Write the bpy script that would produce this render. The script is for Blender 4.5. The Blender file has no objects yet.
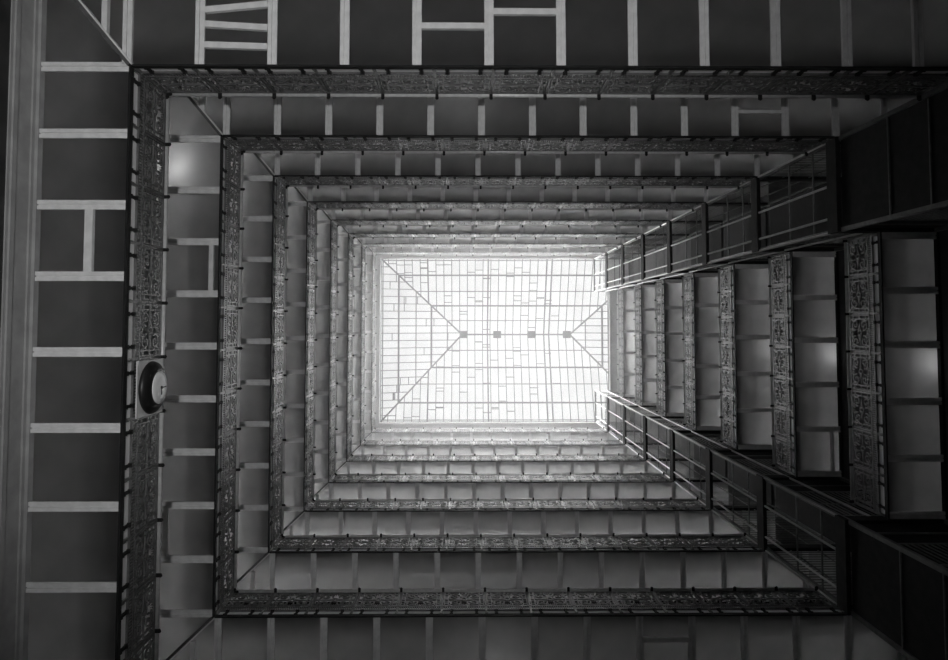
import bpy, math, random
from mathutils import Matrix, Vector
random.seed(7)
S = bpy.context.scene
COL = S.collection
PI = math.pi
# ---------------------------------------------------------------- dimensions (metres, camera eye at 1.2 above the floor)
EYE = 1.2
H1, ST = 10.546, 4.0
XL, XS, XR = -5.368, 8.265, 9.163
YT, YB = -4.137, 6.2545
Y1, Y2 = -2.014, 4.2375
WKS = {'left': 1.50, 'right': 1.30, 'top': 1.80, 'bottom': 1.42}   # walkway widths
XW0, XW1, YW0, YW1 = XL - WKS['left'], XR + WKS['right'], YT - WKS['top'], YB + WKS['bottom']
NL = 8                          # gallery levels
def zf(k): return EYE + H1 + ST * (k - 1)
ZC = zf(9)

# ---------------------------------------------------------------- materials
def mat(name):
    m = bpy.data.materials.new(name); m.use_nodes = True
    nt = m.node_tree; nt.nodes.clear()
    out = nt.nodes.new('ShaderNodeOutputMaterial')
    return m, nt, out
def noise_mix(nt, a, b, scale, detail=4, lo=.35, hi=.65):
    tc = nt.nodes.new('ShaderNodeTexCoord')
    n = nt.nodes.new('ShaderNodeTexNoise'); n.inputs['Scale'].default_value = scale; n.inputs['Detail'].default_value = detail
    nt.links.new(tc.outputs['Object'], n.inputs['Vector'])
    r = nt.nodes.new('ShaderNodeValToRGB')
    r.color_ramp.elements[0].position = lo; r.color_ramp.elements[1].position = hi
    r.color_ramp.elements[0].color = (a, a, a, 1); r.color_ramp.elements[1].color = (b, b, b, 1)
    nt.links.new(n.outputs['Fac'], r.inputs['Fac'])
    return r.outputs['Color']
def principled(name, a, b, scale, rough, metal=0.0, spec=.5, bump=0):
    m, nt, out = mat(name)
    p = nt.nodes.new('ShaderNodeBsdfPrincipled')
    nt.links.new(noise_mix(nt, a, b, scale), p.inputs['Base Color'])
    p.inputs['Roughness'].default_value = rough; p.inputs['Metallic'].default_value = metal
    p.inputs['Specular IOR Level'].default_value = spec
    nt.links.new(p.outputs[0], out.inputs[0])
    return m
def emission(name, strength, col=1.0):
    m, nt, out = mat(name)
    e = nt.nodes.new('ShaderNodeEmission'); e.inputs[0].default_value = (col, col, col, 1); e.inputs[1].default_value = strength
    nt.links.new(e.outputs[0], out.inputs[0]); return m

M = {}
M['paint'] = principled('white_painted_iron', .62, .74, 6, .5, spec=.3)
M['white'] = principled('white_kerb_paint', .8, .86, 6, .6, spec=.2)
M['cornice'] = principled('grey_cornice_paint', .30, .38, 3, .7, spec=.2)
M['iron'] = principled('black_cast_iron', .07, .12, 9, .38, spec=.6)
M['dark_iron'] = principled('dark_girder_paint', .012, .02, 5, .7, spec=.15)
M['bronze'] = principled('polished_handrail', .5, .6, 12, .28, spec=.6)
M['steel'] = principled('polished_steel_rod', .6, .7, 10, .3)
M['plaster'] = principled('painted_plaster', .55, .62, 2, .8, spec=.2)
M['shade_plaster'] = principled('shade_darkened_plaster', .08, .11, 2, .8, spec=.2)  # shade put into the plaster colour, for the right wall and the upstand
M['plaster_light'] = principled('pale_plaster', .58, .66, 2, .8, spec=.2)
M['dark_wood'] = principled('dark_varnished_wood', .02, .035, 4, .45)
M['marble'] = principled('lobby_marble', .3, .4, .8, .35)
M['bar'] = principled('skylight_bar', .20, .26, 5, .6)
M['clock_face'] = principled('enamel_face', .82, .88, 5, .35)
M['black'] = principled('black_enamel', .01, .015, 5, .4)
# skylight glass: clear to the sky above, daylight glow put in as emission
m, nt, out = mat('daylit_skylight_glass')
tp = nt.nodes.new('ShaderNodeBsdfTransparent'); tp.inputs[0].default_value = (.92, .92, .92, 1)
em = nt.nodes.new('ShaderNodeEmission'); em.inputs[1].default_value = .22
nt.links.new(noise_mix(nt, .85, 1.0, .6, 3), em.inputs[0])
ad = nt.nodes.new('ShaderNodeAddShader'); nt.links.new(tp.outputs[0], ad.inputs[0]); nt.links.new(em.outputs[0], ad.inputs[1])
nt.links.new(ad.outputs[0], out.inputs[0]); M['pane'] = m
for n_, e_ in (('globe_bright', 15.0), ('globe_mid', 6.0), ('globe_dim', 3.0)): M[n_] = emission(n_, e_)
# prismatic floor glass: light from above comes through diffused
m, nt, out = mat('floor_glass_underside')
tr = nt.nodes.new('ShaderNodeBsdfTranslucent')
nt.links.new(noise_mix(nt, .42, .50, 1.5, 3), tr.inputs['Color'])
df = nt.nodes.new('ShaderNodeBsdfDiffuse'); df.inputs['Color'].default_value = (.06, .06, .06, 1)
gl = nt.nodes.new('ShaderNodeBsdfGlossy'); gl.inputs['Roughness'].default_value = .22; gl.inputs['Color'].default_value = (.8, .8, .8, 1)
a1 = nt.nodes.new('ShaderNodeMixShader'); a1.inputs[0].default_value = .12
nt.links.new(tr.outputs[0], a1.inputs[1]); nt.links.new(df.outputs[0], a1.inputs[2])
fr = nt.nodes.new('ShaderNodeFresnel'); fr.inputs['IOR'].default_value = 1.3
a2 = nt.nodes.new('ShaderNodeMixShader')
nt.links.new(fr.outputs[0], a2.inputs[0]); nt.links.new(a1.outputs[0], a2.inputs[1]); nt.links.new(gl.outputs[0], a2.inputs[2])
nt.links.new(a2.outputs[0], out.inputs[0]); M['glass'] = m
m, nt, out = mat('floor_glass_top')
tp = nt.nodes.new('ShaderNodeBsdfTransparent'); tp.inputs[0].default_value = (.95, .95, .95, 1)
nt.links.new(tp.outputs[0], out.inputs[0]); M['glass_top'] = m

# ---------------------------------------------------------------- mesh helpers
class MB:
    def __init__(s): s.v = []; s.f = []; s.mi = []; s.smooth = []
    def box(s, x0, x1, y0, y1, z0, z1, mi=0):
        b = len(s.v)
        s.v += [(x0,y0,z0),(x1,y0,z0),(x1,y1,z0),(x0,y1,z0),(x0,y0,z1),(x1,y0,z1),(x1,y1,z1),(x0,y1,z1)]
        for f in ((0,3,2,1),(4,5,6,7),(0,1,5,4),(1,2,6,5),(2,3,7,6),(3,0,4,7)):
            s.f.append(tuple(b+i for i in f)); s.mi.append(mi); s.smooth.append(False)
        return s
    def ribbon(s, pts, wid, dep, closed=False):
        """square-section bar following points in the xz plane; wid in the plane, dep along y"""
        n = len(pts); b = len(s.v)
        for i, (x, z) in enumerate(pts):
            if closed: p, q = pts[i-1], pts[(i+1) % n]
            else: p, q = pts[max(i-1,0)], pts[min(i+1,n-1)]
            dx, dz = q[0]-p[0], q[1]-p[1]; l = math.hypot(dx, dz) or 1
            nx, nz = -dz/l*wid/2, dx/l*wid/2
            s.v += [(x+nx,-dep/2,z+nz),(x-nx,-dep/2,z-nz),(x-nx,dep/2,z-nz),(x+nx,dep/2,z+nz)]
        m = n if closed else n-1
        for i in range(m):
            c, d = b+4*i, b+4*((i+1) % n)
            for j in range(4):
                k = (j+1) % 4
                s.f.append((c+j, c+k, d+k, d+j)); s.mi.append(0); s.smooth.append(False)
        if not closed:
            s.f.append((b+3,b+2,b+1,b)); s.f.append(tuple(b+4*(n-1)+j for j in range(4))); s.mi += [0,0]; s.smooth += [False,False]
        return s
    def lathe(s, prof, axis='z', seg=20, c=(0,0,0)):
        """profile of (radius, height) turned about an axis"""
        b = len(s.v); n = len(prof)
        for r, h in prof:
            for j in range(seg):
                a = 2*PI*j/seg; p, q = r*math.cos(a), r*math.sin(a)
                s.v.append((c[0]+p, c[1]+q, c[2]+h) if axis == 'z' else (c[0]+h, c[1]+p, c[2]+q) if axis == 'x' else (c[0]+q, c[1]+h, c[2]+p))
        for i in range(n-1):
            for j in range(seg):
                k = (j+1) % seg
                s.f.append((b+i*seg+j, b+i*seg+k, b+(i+1)*seg+k, b+(i+1)*seg+j)); s.mi.append(0); s.smooth.append(True)
        s.f.append(tuple(b+j for j in range(seg))[::-1]); s.f.append(tuple(b+(n-1)*seg+j for j in range(seg))); s.mi += [0,0]; s.smooth += [False,False]
        return s
    def prism(s, poly, x0, x1):
        """yz polygon pushed along x"""
        b = len(s.v); n = len(poly)
        s.v += [(x0,y,z) for y, z in poly] + [(x1,y,z) for y, z in poly]
        for i in range(n):
            j = (i+1) % n
            s.f.append((b+i, b+j, b+n+j, b+n+i)); s.mi.append(0); s.smooth.append(n > 8)
        s.f.append(tuple(range(b, b+n))[::-1]); s.f.append(tuple(range(b+n, b+2*n))); s.mi += [0,0]; s.smooth += [False, False]
        return s
    def beam(s, p, q, w, d):
        """rectangular bar between two 3-D points, w across, d deep (towards up)"""
        p, q = Vector(p), Vector(q); t = (q-p).normalized()
        up = Vector((0,0,1)) if abs(t.z) < .95 else Vector((1,0,0))
        a = t.cross(up).normalized(); u = a.cross(t).normalized()
        b = len(s.v)
        for e in (p, q):
            for i, j in ((-1,-1),(1,-1),(1,1),(-1,1)):
                s.v.append(tuple(e + a*(i*w/2) + u*(j*d/2)))
        for f in ((0,1,2,3),(7,6,5,4),(0,4,5,1),(1,5,6,2),(2,6,7,3),(3,7,4,0)):
            s.f.append(tuple(b+i for i in f)); s.mi.append(0); s.smooth.append(False)
        return s
    def mesh(s, name, mats):
        me = bpy.data.meshes.new(name); me.from_pydata(s.v, [], s.f)
        for m_ in (mats if isinstance(mats, (list, tuple)) else [mats]): me.materials.append(M[m_])
        me.polygons.foreach_set('material_index', s.mi); me.polygons.foreach_set('use_smooth', s.smooth)
        me.update(); return me
def put(name, me, parent=None, loc=(0,0,0), rz=0.0):
    o = bpy.data.objects.new(name, me); COL.objects.link(o)
    o.location = Vector(loc)
    if parent is not None:
        o.parent = parent; o.location = Vector(loc) - Vector(parent.location)
    o.rotation_euler = (0, 0, rz)
    return o
CACHE = {}
def cbox(name, ctr, dims, material, parent=None):
    """box part around a centre; equal boxes share one mesh"""
    key = (name, material, tuple(round(d, 4) for d in dims))
    if key not in CACHE:
        a, b, c = [d/2 for d in dims]
        CACHE[key] = MB().box(-a,a,-b,b,-c,c).mesh(name, material)
    return put(name, CACHE[key], parent, ctr)
def thing(name, label, cat, loc, group=None):
    o = bpy.data.objects.new(name, None); COL.objects.link(o); o.location = loc
    o.empty_display_size = .2
    o['label'] = label; o['category'] = cat
    if group: o['group'] = group
    return o
def structure(o): o['kind'] = 'structure'; return o

# ---------------------------------------------------------------- the setting
def slab(name, x0, x1, y0, y1, z0, z1, m_):
    c = ((x0+x1)/2, (y0+y1)/2, z0)
    return structure(put(name, MB().box(x0-c[0],x1-c[0],y0-c[1],y1-c[1],0,z1-z0).mesh(name, m_), None, c))
slab('floor', XW0-.3, XW1+.3, YW0-.3, YW1+.3, -.2, 0, 'marble')
WT = .3
slab('wall_left', XW0-WT, XW0, YW0, YW1, 0, ZC, 'plaster')
slab('wall_right', XW1, XW1+WT, YW0, YW1, 0, ZC, 'shade_plaster')
slab('wall_top', XW0-WT, XW1+WT, YW0-WT, YW0, 0, ZC, 'plaster')
slab('wall_bottom', XW0-WT, XW1+WT, YW1, YW1+WT, 0, ZC, 'plaster')
# ceiling: one ring round the skylight opening
mb = MB()
mb.box(XW0-WT, XW1+WT, YW0-WT, YT, ZC, ZC+.3).box(XW0-WT, XW1+WT, YB, YW1+WT, ZC, ZC+.3)
mb.box(XW0-WT, XL, YT, YB, ZC, ZC+.3).box(XR, XW1+WT, YT, YB, ZC, ZC+.3)
structure(put('ceiling', mb.mesh('ceiling', 'plaster_light')))
# moulded curb round the opening
cu = MB(); t = .10
for z0, z1, p in ((ZC-.22, ZC, .05), (ZC-.10, ZC+.05, .09)):
    cu.box(XL-p, XR+p, YT-p, YT, z0, z1).box(XL-p, XR+p, YB, YB+p, z0, z1)
    cu.box(XL-p, XL, YT, YB, z0, z1).box(XR, XR+p, Y1, Y2, z0, z1)
structure(put('trim_1', cu.mesh('trim_1', 'plaster_light')))
# cornice, frieze and door-head below the lowest gallery on the left wall
z = zf(1)
cn = MB()
for (a, b, p) in ((-.02,.12,.10), (-.09,-.02,.05), (-.46,-.09,.022), (-.56,-.46,.07), (-.62,-.56,.04)):
    cn.box(XW0, XW0+p, YW0, YW1, z+a, z+b)
structure(put('trim_2', cn.mesh('trim_2', 'cornice')))
structure(put('trim_3', MB().box(XW0, XW0+.02, YW0, YW1, z-3.2, z-.62).mesh('trim_3', 'dark_wood')))

# ---------------------------------------------------------------- gallery walkways
ORD = ['lowest', 'second lowest', 'third lowest', 'fourth lowest', 'fifth lowest', 'sixth lowest', 'seventh lowest', 'highest']
SIDE = {'left': 'along the left side of the court', 'right': 'at the right end between the elevator cages',
        'top': 'along the upper side of the court', 'bottom': 'along the lower side of the court'}
XB = [.365 + 1.123*k for k in range(-5, 10)]                      # cross beams of the long sides
YBL = [-4.05 + (6.17+4.05)*i/9 for i in range(10)]                # cross beams of the left side
YBR = [-1.93, -.72, .47, 1.70, 2.93, 4.15]
BW, GZ = .15, .105                                                  # beam width, glass height above the fascia bottom
def beam_mesh(length):
    key = ('beam', round(length, 3))
    if key not in CACHE:
        mb = MB(); w = BW/2; L = length/2
        mb.box(-w, -.012, -L, L, 0, .03).box(.012, w, -L, L, 0, .03).box(-.05, .05, -L, L, .03, .14)
        CACHE[key] = mb.mesh('cross_beam', 'paint')
    return CACHE[key]
def glass_mesh(a, b):
    key = ('glass', round(a, 3), round(b, 3))
    if key not in CACHE:
        mb = MB().box(-a/2, a/2, -b/2, b/2, 0, .03)
        mb.mi = [0,1,1,1,1,1]
        CACHE[key] = mb.mesh('glass_panel', ['glass', 'glass_top'])
    return CACHE[key]
EX = {  # extra glazing bars seen in single panels: (side, level) -> list of (panel index, fraction across the walkway or along)
}
XB1 = [.385 + 1.16*k for k in range(-5, 9)]                       # the lowest gallery is set out a little wider
YBL1 = [-4.10, -3.02, -1.876, -.742, .447, 1.63, 2.84, 4.07, 5.26]
def walkway(side, k):
    z = zf(k)
    along_x = side in ('top', 'bottom')
    edge = {'left': XL, 'right': XR, 'top': YT, 'bottom': YB}[side]
    sg = -1 if side in ('left', 'top') else 1                     # outward direction
    WK = WKS[side]
    if along_x: lo, hi, beams, g0, g1 = XW0, XW1, [b for b in XB if b < XW1-.1], XL-.025, XS-.08
    elif side == 'left': lo, hi, beams, g0, g1 = YT, YB, YBL, YT, YB
    else: lo, hi, beams, g0, g1 = Y1, Y2, YBR, Y1, Y2
    if k == 1 and along_x: beams = [b for b in XB1 if b < XW1-.1]
    if k == 1 and side == 'left': beams = YBL1
    mid = (lo+hi)/2; oc = edge + sg*WK/2
    P = (lambda a, o, zz: (a, o, zz)) if along_x else (lambda a, o, zz: (o, a, zz))
    t = thing('gallery_walkway', f'glass floored walkway with pale beams, {ORD[k-1]} {SIDE[side]}', 'walkway',
              P(mid, oc, z), 'glass floored gallery walkways')
    # dark fascia girder on the court side
    D = (lambda a, o, zz: (a, o, zz)) if along_x else (lambda a, o, zz: (o, a, zz))
    cbox('fascia_girder', P((g0+g1)/2, edge - sg*.01, z+.055), D(g1-g0 - (.0 if along_x else .05 if side == 'left' else 0), .03, .11), 'dark_iron', t)
    # wall bearer
    cbox('wall_bearer', P(mid, edge + sg*(WK-.045), z+.06), D(hi-lo-.02, .06, .12), 'cornice' if side == 'left' else 'dark_iron', t)
    L = WK - .07
    for b in beams:
        o = put('cross_beam', beam_mesh(L), t, P(b, edge + sg*(.005+L/2), z+.005), 0 if along_x else PI/2)
    # corner mitre beams belong to the long sides
    if along_x:
        p0 = Vector((XL, edge, z+.04)); p1 = Vector((XW0+.06, edge+sg*(WK-.07), z+.04))
        c = (p0+p1)/2
        mm = MB().beam(p0-c, p1-c, .07, .12).mesh('mitre_beam', 'iron'); put('mitre_beam', mm, t, c)
        mm = MB().beam(p0-c+Vector((.05,0,-.02)), p1-c+Vector((.05,0,-.02)), .03, .1).mesh('mitre_strip', 'paint'); put('mitre_strip', mm, t, c)
        q = XL - .42
        ln = WK - .56
        cbox('stub_beam', (q, edge + sg*(.5+ln/2), z+.05), (.09, ln, .09), 'paint', t)
    # the glass between the beams
    ends = [lo] + list(beams) + [hi]
    for a, b in zip(ends, ends[1:]):
        if b-a < .25: continue
        put('glass_panel', glass_mesh(*((b-a-.10, WK-.06) if along_x else (WK-.06, b-a-.10))), t,
            P((a+b)/2, edge + sg*(WK/2-.005), z+GZ))
    return t, P, sg, edge
WAY = {}
for k in range(1, NL+1):
    for side in ('left', 'top', 'right', 'bottom'):
        WAY[side, k] = walkway(side, k)
def glazing_bar(side, k, a0, a1, o, w=.10, slant=0):
    """bar running along the walkway from a0 to a1 at outward distance o"""
    t, P, sg, edge = WAY[side, k]; z = zf(k)+.03
    p, q = Vector(P(a0, edge+sg*o, z)), Vector(P(a1, edge+sg*(o+slant), z)); c = (p+q)/2
    put('glazing_bar', MB().beam(p-c, q-c, w, .07).mesh('glazing_bar', 'paint'), t, c)
glazing_bar('left', 1, YBL1[2]+.07, YBL1[3]-.07, .58, .13)
glazing_bar('left', 2, YBL[3]-1.07, YBL[3]-.07, .16, .10)
glazing_bar('left', 2, YBL[8]+.07-1.14, YBL[8]-.07, 1.05, .10)
glazing_bar('left', 3, YBL[4]+.07-1.14, YBL[4]-.07, 1.0, .10)
for o, s in ((.33, -.03), (.67, -.06), (.90, .10)): glazing_bar('top', 1, XB1[1]+.08, XB1[2]-.08, o, .10, s)
glazing_bar('top', 1, XB1[4]+.07, XB1[5]-.07, .65, .10); glazing_bar('top', 1, XB1[5]+.07, XB1[6]-.07, .89, .10)
glazing_bar('top', 2, XB[10]+.07, XB[11]-.07, .55, .07)
glazing_bar('bottom', 2, XB[8]+.07, XB[9]-.07, .50, .10)
glazing_bar('right', 3, YBR[4]+.07, YBR[5]-.07, 1.0, .08)

# ---------------------------------------------------------------- railings
def spiral(cx, cz, r0, r1, a0, turns, n=16, sx=1, sz=1):
    return [(cx + sx*(r0+(r1-r0)*i/n)*math.cos(a0+turns*2*PI*i/n), cz + sz*(r0+(r1-r0)*i/n)*math.sin(a0+turns*2*PI*i/n)) for i in range(n+1)]
def panel_mesh(w):
    """cast scroll panel of width w between two posts, origin at its middle on the fascia bottom"""
    key = ('panel', round(w, 3))
    if key in CACHE: return CACHE[key]
    mb = MB(); f = w/.95; ZM = .94
    for sx in (-1, 1):
        for dx, wd in ((.43, .022), (.345, .022)):
            mb.box(sx*dx*f-wd/2, sx*dx*f+wd/2, -.014, .014, .58, 1.30)
        for zc in (.70, .94, 1.18): mb.box(min(sx*.345*f, sx*.43*f), max(sx*.345*f, sx*.43*f), -.012, .012, zc-.02, zc+.02)
        for sz in (-1, 1):
            mb.ribbon(spiral(sx*.20*f, ZM+sz*.17, .02, .135, .6, 1.45, 18, sx*f, sz), .026, .03)
            mb.ribbon(spiral(sx*.075*f, ZM+sz*.28, .012, .06, 2.2, 1.2, 10, sx*f, sz), .02, .028)
            mb.ribbon([(sx*.02*f, ZM+sz*.05), (sx*.10*f, ZM+sz*.02), (sx*.20*f, ZM+sz*.005), (sx*.335*f, ZM)], .022, .026)
            mb.ribbon([(sx*.335*f, ZM+sz*.33), (sx*.29*f, ZM+sz*.25), (sx*.335*f, ZM+sz*.10)], .022, .026)
    mb.ribbon([(.055*f*math.cos(a), ZM+.075*math.sin(a)) for a in [2*PI*i/10 for i in range(10)]], .022, .032, True)
    for zz in (.56, 1.31): mb.box(-w/2, w/2, -.018, .018, zz-.02, zz+.02)
    # row of little pickets under the scrolls
    n = int(w/.048)
    for i in range(n):
        x = -w/2 + (i+.5)*w/n
        mb.box(x-.011, x+.011, -.011, .011, .40, .545)
    mb.box(-w/2, w/2, -.018, .018, .375, .41)
    CACHE[key] = mb.mesh('scroll_panel', 'iron'); return CACHE[key]
def post_mesh():
    if 'post' not in CACHE:
        mb = MB()
        mb.box(-.02, .02, -.02, .02, .16, 1.40)
        mb.box(-.028, .028, -.028, .028, .16, .24).box(-.026, .026, -.03, .03, .54, .60)
        mb.box(-.028, .028, -.055, .095, 1.325, 1.37)
        mb.lathe([(.012,-.03),(.03,-.012),(.034,.01),(.02,.03)], 'z', 8, (0, .09, 1.33))
        mb.mi = [0 if f < 18 else 1 for f in range(len(mb.f))]
        CACHE['post'] = mb.mesh('post', ['iron', 'dark_iron'])
    return CACHE['post']
def foot_mesh():
    if 'foot' not in CACHE:
        CACHE['foot'] = MB().box(-.035,.035,-.03,.03,.16,.20).box(-.022,.022,-.022,.022,.20,.36).box(-.035,.035,-.03,.03,.345,.38).mesh('rail_foot', 'dark_iron')
    return CACHE['foot']
def hand_mesh(L):
    poly = [(.05*math.cos(a)*1.05, .038*math.sin(a)) for a in [2*PI*i/14 for i in range(14)]]
    return MB().prism(poly, -L/2, L/2).mesh('handrail', 'bronze')
SIDER = {'left': 'along the left side of the court', 'right': 'at the right end between the elevator cages',
         'top': 'along the upper side of the court', 'bottom': 'along the lower side of the court'}
def railing(side, k):
    z = zf(k); along_x = side in ('top', 'bottom')
    edge = {'left': XL, 'right': XR, 'top': YT, 'bottom': YB}[side]
    sg = -1 if side in ('left', 'top') else 1
    lo, hi = {'left': (YT, YB), 'right': (Y1+.02, Y2-.02), 'top': (XL, XS-.02), 'bottom': (XL, XS-.02)}[side]
    off = edge - sg*.002
    P = (lambda a, zz: (a, off, zz)) if along_x else (lambda a, zz: (off, a, zz))
    # the local +y of panels and posts faces the court
    rz = {'top': 0, 'bottom': PI, 'left': -PI/2, 'right': PI/2}[side]
    t = thing('gallery_railing', f'black iron scrollwork railing, {ORD[k-1]} {SIDER[side]}', 'railing',
              P((lo+hi)/2, z+.16), 'scrollwork gallery railings')
    n = max(1, round((hi-lo)/.95)); w = (hi-lo)/n
    for i in range(n):
        put('scroll_panel', panel_mesh(w), t, P(lo+(i+.5)*w, z-.05), rz)
    for i in range(n+1):
        put('post', post_mesh(), t, P(min(max(lo+i*w, lo+.03), hi-.03), z-.05), rz)
    for i in range(n):
        for d in (.22, .78): put('rail_foot', foot_mesh(), t, P(lo+(i+d)*w, z-.05), rz)
    ko = edge + sg*.032
    cbox('kerb_strip', ((lo+hi)/2, ko, z+.225) if along_x else (ko, (lo+hi)/2, z+.225), (hi-lo-.02, .03, .21) if along_x else (.03, hi-lo-.02, .21), 'white', t)
    h = put('handrail', hand_mesh(hi-lo + (.0 if side == 'right' else .06)), t, P((lo+hi)/2, z+1.355), 0 if along_x else PI/2)
    return t
for k in range(1, NL+1):
    for side in ('left', 'top', 'right', 'bottom'): railing(side, k)

# ---------------------------------------------------------------- elevator shafts: open iron cages the full height of the court
def shaft(name, label, ya, yb, rods, open_side, base):
    """ya..yb span, rods = y of the bright guide rods on the court face, open_side = y of the face on the end walkway"""
    cy = (ya+yb)/2; x1 = XW1-.03
    t = thing(name, label, 'elevator shaft', ((XS+x1)/2, cy, 0), 'open iron elevator cages')
    Hh = ZC - .05
    for x in (XS+.05, x1-.05):
        for y in (ya+.05, yb-.05): cbox('corner_post', (x, y, Hh/2), (.09, .09, Hh), 'iron', t)
    if 'rod' not in CACHE: CACHE['rod'] = MB().lathe([(.028, zf(2)+.4), (.028, Hh)], 'z', 10).mesh('guide_rod', 'steel')
    for y in rods: put('guide_rod', CACHE['rod'], t, (XS-.012, y, 0))
    oy = open_side; inn = 1 if oy == ya else -1
    put('guide_rod', CACHE['rod'], t, (XR-.20, oy + inn*.03, 0))
    gl = (x1-XS-.18)/2
    if 'grille' not in CACHE:
        g = MB()
        for i in range(20):
            zz = .45 + i*(ST-.5)/20
            g.box(-gl, gl, -.008, .008, zz, zz+.03)
        for x in (-gl*.45, gl*.3): g.box(x-.015, x+.015, -.012, .012, .32, ST-.06)
        CACHE['grille'] = g.mesh('slat_grille', 'iron')
        g = MB()
        for i in range(16):
            x = -gl + (i+.5)*2*gl/16
            g.box(x-.012, x+.012, -.01, .01, .32, 2.6)
        for zz in (.45, 1.4, 2.55, 3.2): g.box(-gl, gl, -.015, .015, zz, zz+.05)
        CACHE['gate'] = g.mesh('shaft_gate', 'iron')
    cbox('landing_beam', (XS-.02, cy, ZC-.12), (.08, yb-ya, .16), 'iron', t)
    for k in range(0, 9):
        z = zf(k)
        cbox('landing_beam', (XS-.02, cy, z+.20), (.10, yb-ya, .40), 'dark_iron', t)
        for y in (ya, yb):
            cbox('side_beam', ((XS+x1)/2, y + (.05 if y == ya else -.05), z+.16), (x1-XS-.1, .08, .32), 'dark_iron', t)
        for f in (.29, .58):
            cbox('cross_bar', (XS+.03, cy, z+ST*f), (.03, yb-ya-.06, .035), 'iron', t)
        put('slat_grille', CACHE['grille'], t, ((XS+x1)/2, yb-.05 if oy == ya else ya+.05, z))
        put('shaft_gate', CACHE['gate'], t, ((XS+x1)/2, oy + inn*.05, z))
        # added dark sheets that keep the cage and the right walkway ends in shade
        if k <= 5: cbox('shade_panel', (x1-.02, cy, z+ST/2+.16), (.03, yb-ya-.06, ST-.34), 'dark_iron', t)
        if k <= 4: cbox('shade_panel', ((XS+x1)/2, oy + inn*.09, z+ST/2+.16), (x1-XS-.2, .02, ST-.34), 'dark_iron', t)
        if k <= 1: cbox('shade_panel', (XS+.06, cy, z+ST/2+.16), (.02, yb-ya-.1, ST-.34), 'dark_iron', t)
    return t
shaft('elevator_shaft', 'open iron elevator cage rising beside the upper right corner of the court', YT, Y1, (YT+.02, -3.10, -2.36, Y1-.02), Y1, 0)
shaft('elevator_shaft', 'open iron elevator cage rising beside the lower right corner of the court', Y2, YB, (Y2+.02, 5.02, 5.86, YB-.02), Y2, 0)

# ---------------------------------------------------------------- skylight
ZE, ZR = ZC + .32, ZC + 2.45
YR = .75; XA, XBp = -.2, 7.04; XE1 = XBp + (XA-XL)
t = thing('skylight', 'bright hipped glass skylight with dark glazing bars and four ridge vents', 'skylight', ((XL+XE1)/2, YR, ZE))
A, B, C_, D_ = Vector((XL,YT,ZE)), Vector((XE1,YT,ZE)), Vector((XE1,YB,ZE)), Vector((XL,YB,ZE))
P, Q = Vector((XA,YR,ZR)), Vector((XBp,YR,ZR))
slopes = [(A, B, Q, P), (C_, D_, P, Q), (D_, A, P), (B, C_, Q)]
for sl in slopes:
    c = sum(sl, Vector())/len(sl); n = len(sl)
    up = Vector((0,0,.02))
    mb = MB(); mb.v = [tuple(p-c) for p in sl] + [tuple(p-c+up) for p in sl]
    mb.f = [tuple(range(n))[::-1], tuple(range(n, 2*n))] + [(i, (i+1) % n, n+(i+1) % n, n+i) for i in range(n)]
    mb.mi = [0]*len(mb.f); mb.smooth = [False]*len(mb.f)
    put('glass_slope', mb.mesh('glass_slope', 'pane'), t, c)
dn = Vector((0,0,-.05))
def bar(name, p, q, w, d):
    c = (p+q)/2 + dn
    return put(name, MB().beam(p-c+dn, q-c+dn, w, d).mesh(name, 'bar'), t, c)
for a, b in ((A, P), (D_, P), (B, Q), (C_, Q)): bar('hip_rafter', a, b, .10, .12)
bar('ridge_beam', P, Q, .10, .12)
def lerp(a, b, f): return a + (b-a)*f
for f, w in ((.02,.06), (.21,.10), (.42,.055), (.61,.10), (.81,.055)):
    bar('purlin', lerp(A,P,f), lerp(B,Q,f), w, .06); bar('purlin', lerp(D_,P,f), lerp(C_,Q,f), w, .06)
    bar('purlin', lerp(A,P,f), lerp(D_,P,f), w*1.15, .06); bar('purlin', lerp(B,Q,f), lerp(C_,Q,f), w*1.15, .06)
# main trusses and thin rafters on the long slopes
def slope_line(x, side):
    e = (YT if side < 0 else YB)
    if x < XA: f = (x-XL)/(XA-XL)
    elif x > XBp: f = (XE1-x)/(XE1-XBp)
    else: f = 1
    return Vector((x, e, ZE)), Vector((x, e+(YR-e)*f, ZE+(ZR-ZE)*f))
for x in (-2.4, 1.5, 5.28, 5.62):
    for s in (-1, 1): bar('truss_rafter', *slope_line(x, s), .09, .10)
x = XL + .45; r = []
thin = MB(); cc = Vector(t.location)
i = 0
while x < XE1-.4:
    if all(abs(x-q) > .15 for q in (-2.4, 1.5, 5.28, 5.62)):
        for s in (-1, 1):
            if i % 1 == 0:
                p, q = slope_line(x, s); bar('glazing_bar', p, q, .05, .04)
    x += .507; i += 1
y = YT + .5
while y < YB - .3:
    f = (y-YT)/(YR-YT) if y < YR else (YB-y)/(YB-YR)
    bar('end_glazing_bar', Vector((XL,y,ZE)), Vector((XL+(XA-XL)*f, y, ZE+(ZR-ZE)*f)), .05, .04)
    bar('end_glazing_bar', Vector((XE1,y,ZE)), Vector((XE1-(XE1-XBp)*f, y, ZE+(ZR-ZE)*f)), .05, .04)
    y += .475
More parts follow.
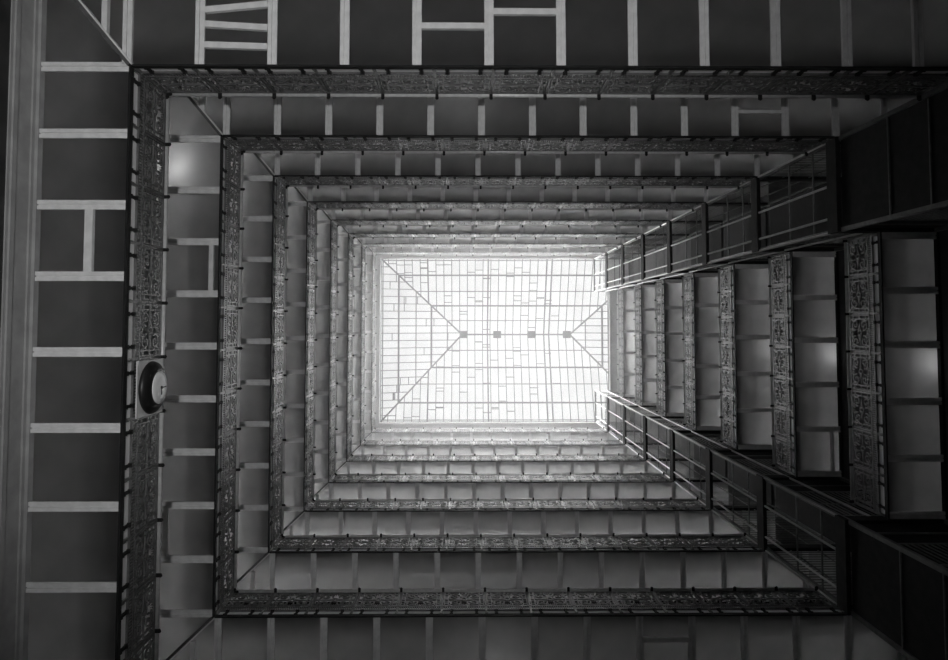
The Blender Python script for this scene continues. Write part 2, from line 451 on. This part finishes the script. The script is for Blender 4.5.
# overlaps of the glass sheets between bars
lap = MB()
for i in range(95):
    n = random.randint(0, 21); xx = XL+.45+.507*n; s = random.choice((-1, 1))
    p, q = slope_line(xx+.25, s); f = random.uniform(.08, .95)
    c = lerp(p, q, f) - cc + dn*.6
    lap.beam(c - Vector((.25,0,0)), c + Vector((.25,0,0)), .05, .02)
for i in range(22):
    n = random.randint(1, 18); yy = YT+.5+.475*n + .24
    fm = (yy-YT)/(YR-YT) if yy < YR else (YB-yy)/(YB-YR)
    f = random.uniform(.1, .9)*fm
    c = Vector((XL+(XA-XL)*f, yy, ZE+(ZR-ZE)*f)) - cc + dn*.6
    lap.beam(c - Vector((0,.23,0)), c + Vector((0,.23,0)), .05, .02)
o = put('glass_lap_joints', lap.mesh('glass_lap_joints', 'bar'), t, cc); o['kind'] = 'stuff'
for px in (463.5, 497, 531.5, 566.5):
    x = (px-465)/668*(ZR-EYE)
    g = MB().box(-.26,.26,-.24,.24,-.02,.10)
    for i in range(4): g.box(-.24,.24,-.22+i*.12,-.16+i*.12,-.05,-.02)
    put('ridge_vent', g.mesh('ridge_vent', 'bar'), t, (x, YR, ZR-.14))
# upstand between the ceiling and the glass
g = MB()
g.box(XL-.08, XE1, YT-.08, YT, ZC+.3, ZE+.05).box(XL-.08, XE1, YB, YB+.08, ZC+.3, ZE+.05).box(XL-.08, XL, YT, YB, ZC+.3, ZE+.05).box(XE1, XE1+.08, YT-.08, YB+.08, ZC+.3, ZE+.05)
g.box(XL, XR, YT, YT+.02, ZC+.05, ZE).box(XL, XR, YB-.02, YB, ZC+.05, ZE).box(XL, XL+.02, YT, YB, ZC+.05, ZE).box(XR-.02, XR, YT, YB, ZC+.05, ZC+.3)  # dark lining added over the ceiling edge to stop its bright rim
for v in range(len(g.v)): g.v[v] = tuple(Vector(g.v[v])-cc)
put('upstand', g.mesh('upstand', 'shade_plaster'), t, cc)
slab('bounce_shield', XR+.02, XE1, YT, YB, ZC+.30, ZC+.31, 'dark_wood')   # unseen dark sheet added beyond the opening to stop bounce onto the bars

# ---------------------------------------------------------------- haze volume that lifts the tones below the skylight
m, nt, out = mat('haze_volume')
vs = nt.nodes.new('ShaderNodeVolumeScatter'); vs.inputs['Density'].default_value = .02; vs.inputs['Anisotropy'].default_value = .25
vs.inputs['Color'].default_value = (1, 1, 1, 1)
nt.links.new(vs.outputs[0], out.inputs['Volume']); M['haze'] = m
hz0, hz1 = zf(6) + 1.5, ZC - 3.4
o = put('haze', MB().box(XW0+.01, XW1-.01, YW0+.01, YW1-.01, 0, hz1-hz0).mesh('haze', 'haze'), None, (0, 0, hz0))
o['kind'] = 'stuff'; o['label'] = 'pale haze hanging under the bright skylight'; o['category'] = 'haze'
# ---------------------------------------------------------------- lamps
def wall_lamp(x, y, k, dz, nx, ny, where, globe='globe_mid', r=.11):
    z = zf(k) + dz
    wx, wy = (XW0 if nx > 0 else XW1) if nx else x, (YW0 if ny > 0 else YW1) if ny else y
    t = thing('wall_lamp', f'glowing globe wall lamp on the {where}', 'lamp', (wx, wy, z), 'wall globes above the glass walkways')
    put('backplate', MB().lathe([(.07,0),(.07,.02),(.04,.04)], 'x' if nx else 'y', 14).mesh('backplate', 'iron') if (nx > 0 or ny > 0) else
        MB().lathe([(.07,0),(.07,-.02),(.04,-.04)], 'x' if nx else 'y', 14).mesh('backplate', 'iron'), t, (wx, wy, z))
    c = Vector((x, y, z)); w = Vector((wx, wy, z)); mid = (c+w)/2
    put('bracket_arm', MB().beam(w-mid, c-mid, .025, .025).mesh('bracket_arm', 'iron'), t, mid)
    put('globe', MB().lathe([(r*math.sin(a), -r*math.cos(a)) for a in [PI*(i+.15)/10.3 for i in range(11)]], 'z', 16).mesh('globe', globe), t, c)
for k, wd, g in ((2, 'second lowest', 'globe_mid'), (3, 'third lowest', 'globe_mid'), (4, 'fourth lowest', 'globe_dim')):
    wall_lamp(XW1-.16, .87, k, .46, -1, 0, f'right end wall over the {wd} walkway', g)
wall_lamp(XL-.98, -3.45, 2, .5, 1, 0, 'left wall over the second lowest walkway', 'globe_bright')
wall_lamp(.0, YT-1.05, 2, .8, 0, 1, 'upper wall over the second lowest walkway', 'globe_mid')
wall_lamp(.6, YW1-.20, 2, .8, 0, -1, 'lower wall over the second lowest walkway', 'globe_mid')
# added lamp outside the frame, lighting the beams from below; bowl and stand assumed
def added_uplight(x, y, aim, power, where):
    t = thing('added_uplight', f'added unseen bowl lamp standing on the lobby floor {where}', 'lamp', (x, y, 0))
    put('base', MB().lathe([(.22,0),(.22,.04),(.10,.08),(.04,.12)], 'z', 20).mesh('base', 'iron'), t, (x, y, 0))
    put('pole', MB().lathe([(.03,.1),(.03,.60)], 'z', 12).mesh('pole', 'iron'), t, (x, y, 0))
    b = MB().lathe([(.05,.58),(.20,.66),(.30,.80),(.285,.80),(.19,.68),(.04,.62)], 'z', 24)
    put('bowl', b.mesh('bowl', 'iron'), t, (x, y, 0))
    l = bpy.data.lights.new('bulb', 'SPOT'); l.energy = power; l.spot_size = math.radians(96); l.spot_blend = .75; l.shadow_soft_size = .12
    o = bpy.data.objects.new('bulb', l); COL.objects.link(o); o.location = (x, y, .84)
    o.rotation_euler = Vector(aim).to_track_quat('-Z', 'Y').to_euler()
added_uplight(-.9, -.75, (-.20, -.24, 1), 2200, 'under the middle of the court')

# ---------------------------------------------------------------- the round dark fixture on the left railing
cyk, czk = 1.07, zf(1)+.74
xk = XL+.085
t = thing('round_clock', 'round dark drum clock with pale face on white square board, on the left railing', 'clock', (xk, cyk, czk-.45))
put('backboard', MB().box(0,.02,-.46,.46,-.46,.46).mesh('backboard', 'paint'), t, (xk, cyk, czk))
put('drum', MB().lathe([(.42,.02),(.44,.04),(.42,.09),(.34,.15),(.275,.17)], 'x', 40).mesh('drum', 'black'), t, (xk, cyk, czk))
f = put('face', MB().lathe([(.272,.17),(.262,.185),(.15,.20),(.02,.205)], 'x', 40).mesh('face', 'clock_face'), t, (xk, cyk, czk))
o = put('hub', MB().lathe([(.03,.20),(.02,.225)], 'x', 12).mesh('hub', 'black')); o.parent = f
o = put('hand', MB().box(.205,.212,-.01,.01,0,.17).mesh('hand', 'black')); o.parent = f
o = put('hand', MB().box(.205,.212,0,.12,-.012,.012).mesh('hand', 'black')); o.parent = f

# ---------------------------------------------------------------- world, camera, colour management
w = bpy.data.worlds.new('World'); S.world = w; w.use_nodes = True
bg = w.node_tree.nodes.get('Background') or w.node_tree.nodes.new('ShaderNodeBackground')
# made-up sky: dim overhead, with a bright ring shaped to light the galleries
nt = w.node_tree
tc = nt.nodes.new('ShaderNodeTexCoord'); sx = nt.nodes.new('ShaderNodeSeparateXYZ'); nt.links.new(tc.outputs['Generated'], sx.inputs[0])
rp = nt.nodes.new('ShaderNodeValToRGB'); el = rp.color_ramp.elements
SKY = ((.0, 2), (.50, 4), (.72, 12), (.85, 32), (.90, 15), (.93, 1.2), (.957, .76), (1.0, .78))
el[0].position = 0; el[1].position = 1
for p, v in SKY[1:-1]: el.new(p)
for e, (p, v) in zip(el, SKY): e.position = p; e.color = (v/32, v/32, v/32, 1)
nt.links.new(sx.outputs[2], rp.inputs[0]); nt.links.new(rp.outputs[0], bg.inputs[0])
ma = nt.nodes.new('ShaderNodeMath'); ma.operation = 'MULTIPLY_ADD'; ma.inputs[1].default_value = 17.3; ma.inputs[2].default_value = 20   # sky weighted to one side so the right end stays darker
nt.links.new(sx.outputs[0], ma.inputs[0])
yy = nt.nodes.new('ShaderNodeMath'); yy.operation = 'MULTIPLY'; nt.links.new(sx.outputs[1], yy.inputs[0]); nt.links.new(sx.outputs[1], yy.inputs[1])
mb_ = nt.nodes.new('ShaderNodeMath'); mb_.operation = 'MULTIPLY_ADD'; mb_.inputs[1].default_value = 127   # sky raised on two sides to light the long galleries
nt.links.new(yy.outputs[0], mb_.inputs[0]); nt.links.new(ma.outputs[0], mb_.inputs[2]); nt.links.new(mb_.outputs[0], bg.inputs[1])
w.cycles.sampling_method = 'MANUAL'; w.cycles.sample_map_resolution = 256
cam = bpy.data.cameras.new('Camera'); co = bpy.data.objects.new('Camera', cam); COL.objects.link(co)
a, b, c = -.0457, -.0088, .0003
Rx = Matrix.Rotation(a, 3, 'X'); Ry = Matrix.Rotation(b, 3, 'Y'); Rz = Matrix.Rotation(c, 3, 'Z')
R = Rz @ Ry @ Rx
m3 = Matrix((R[0], -Vector(R[1]), -Vector(R[2]))).transposed()
co.matrix_world = Matrix.Translation((0,0,EYE)) @ m3.to_4x4()
cam.sensor_fit = 'HORIZONTAL'; cam.sensor_width = 36; cam.lens = 668/948*36
cam.shift_x = 3.1/948; cam.shift_y = -37.2/948
cam.clip_end = 200
S.camera = co
S.view_settings.view_transform = 'Standard'; S.view_settings.look = 'None'
S.view_settings.gamma = 1; S.view_settings.use_curve_mapping = False
S.view_settings.exposure = 0.0
cy = S.cycles
cy.max_bounces = 16; cy.diffuse_bounces = 8; cy.glossy_bounces = 4; cy.transmission_bounces = 12; cy.transparent_max_bounces = 24
cy.use_denoising = True; cy.sample_clamp_indirect = 4.0
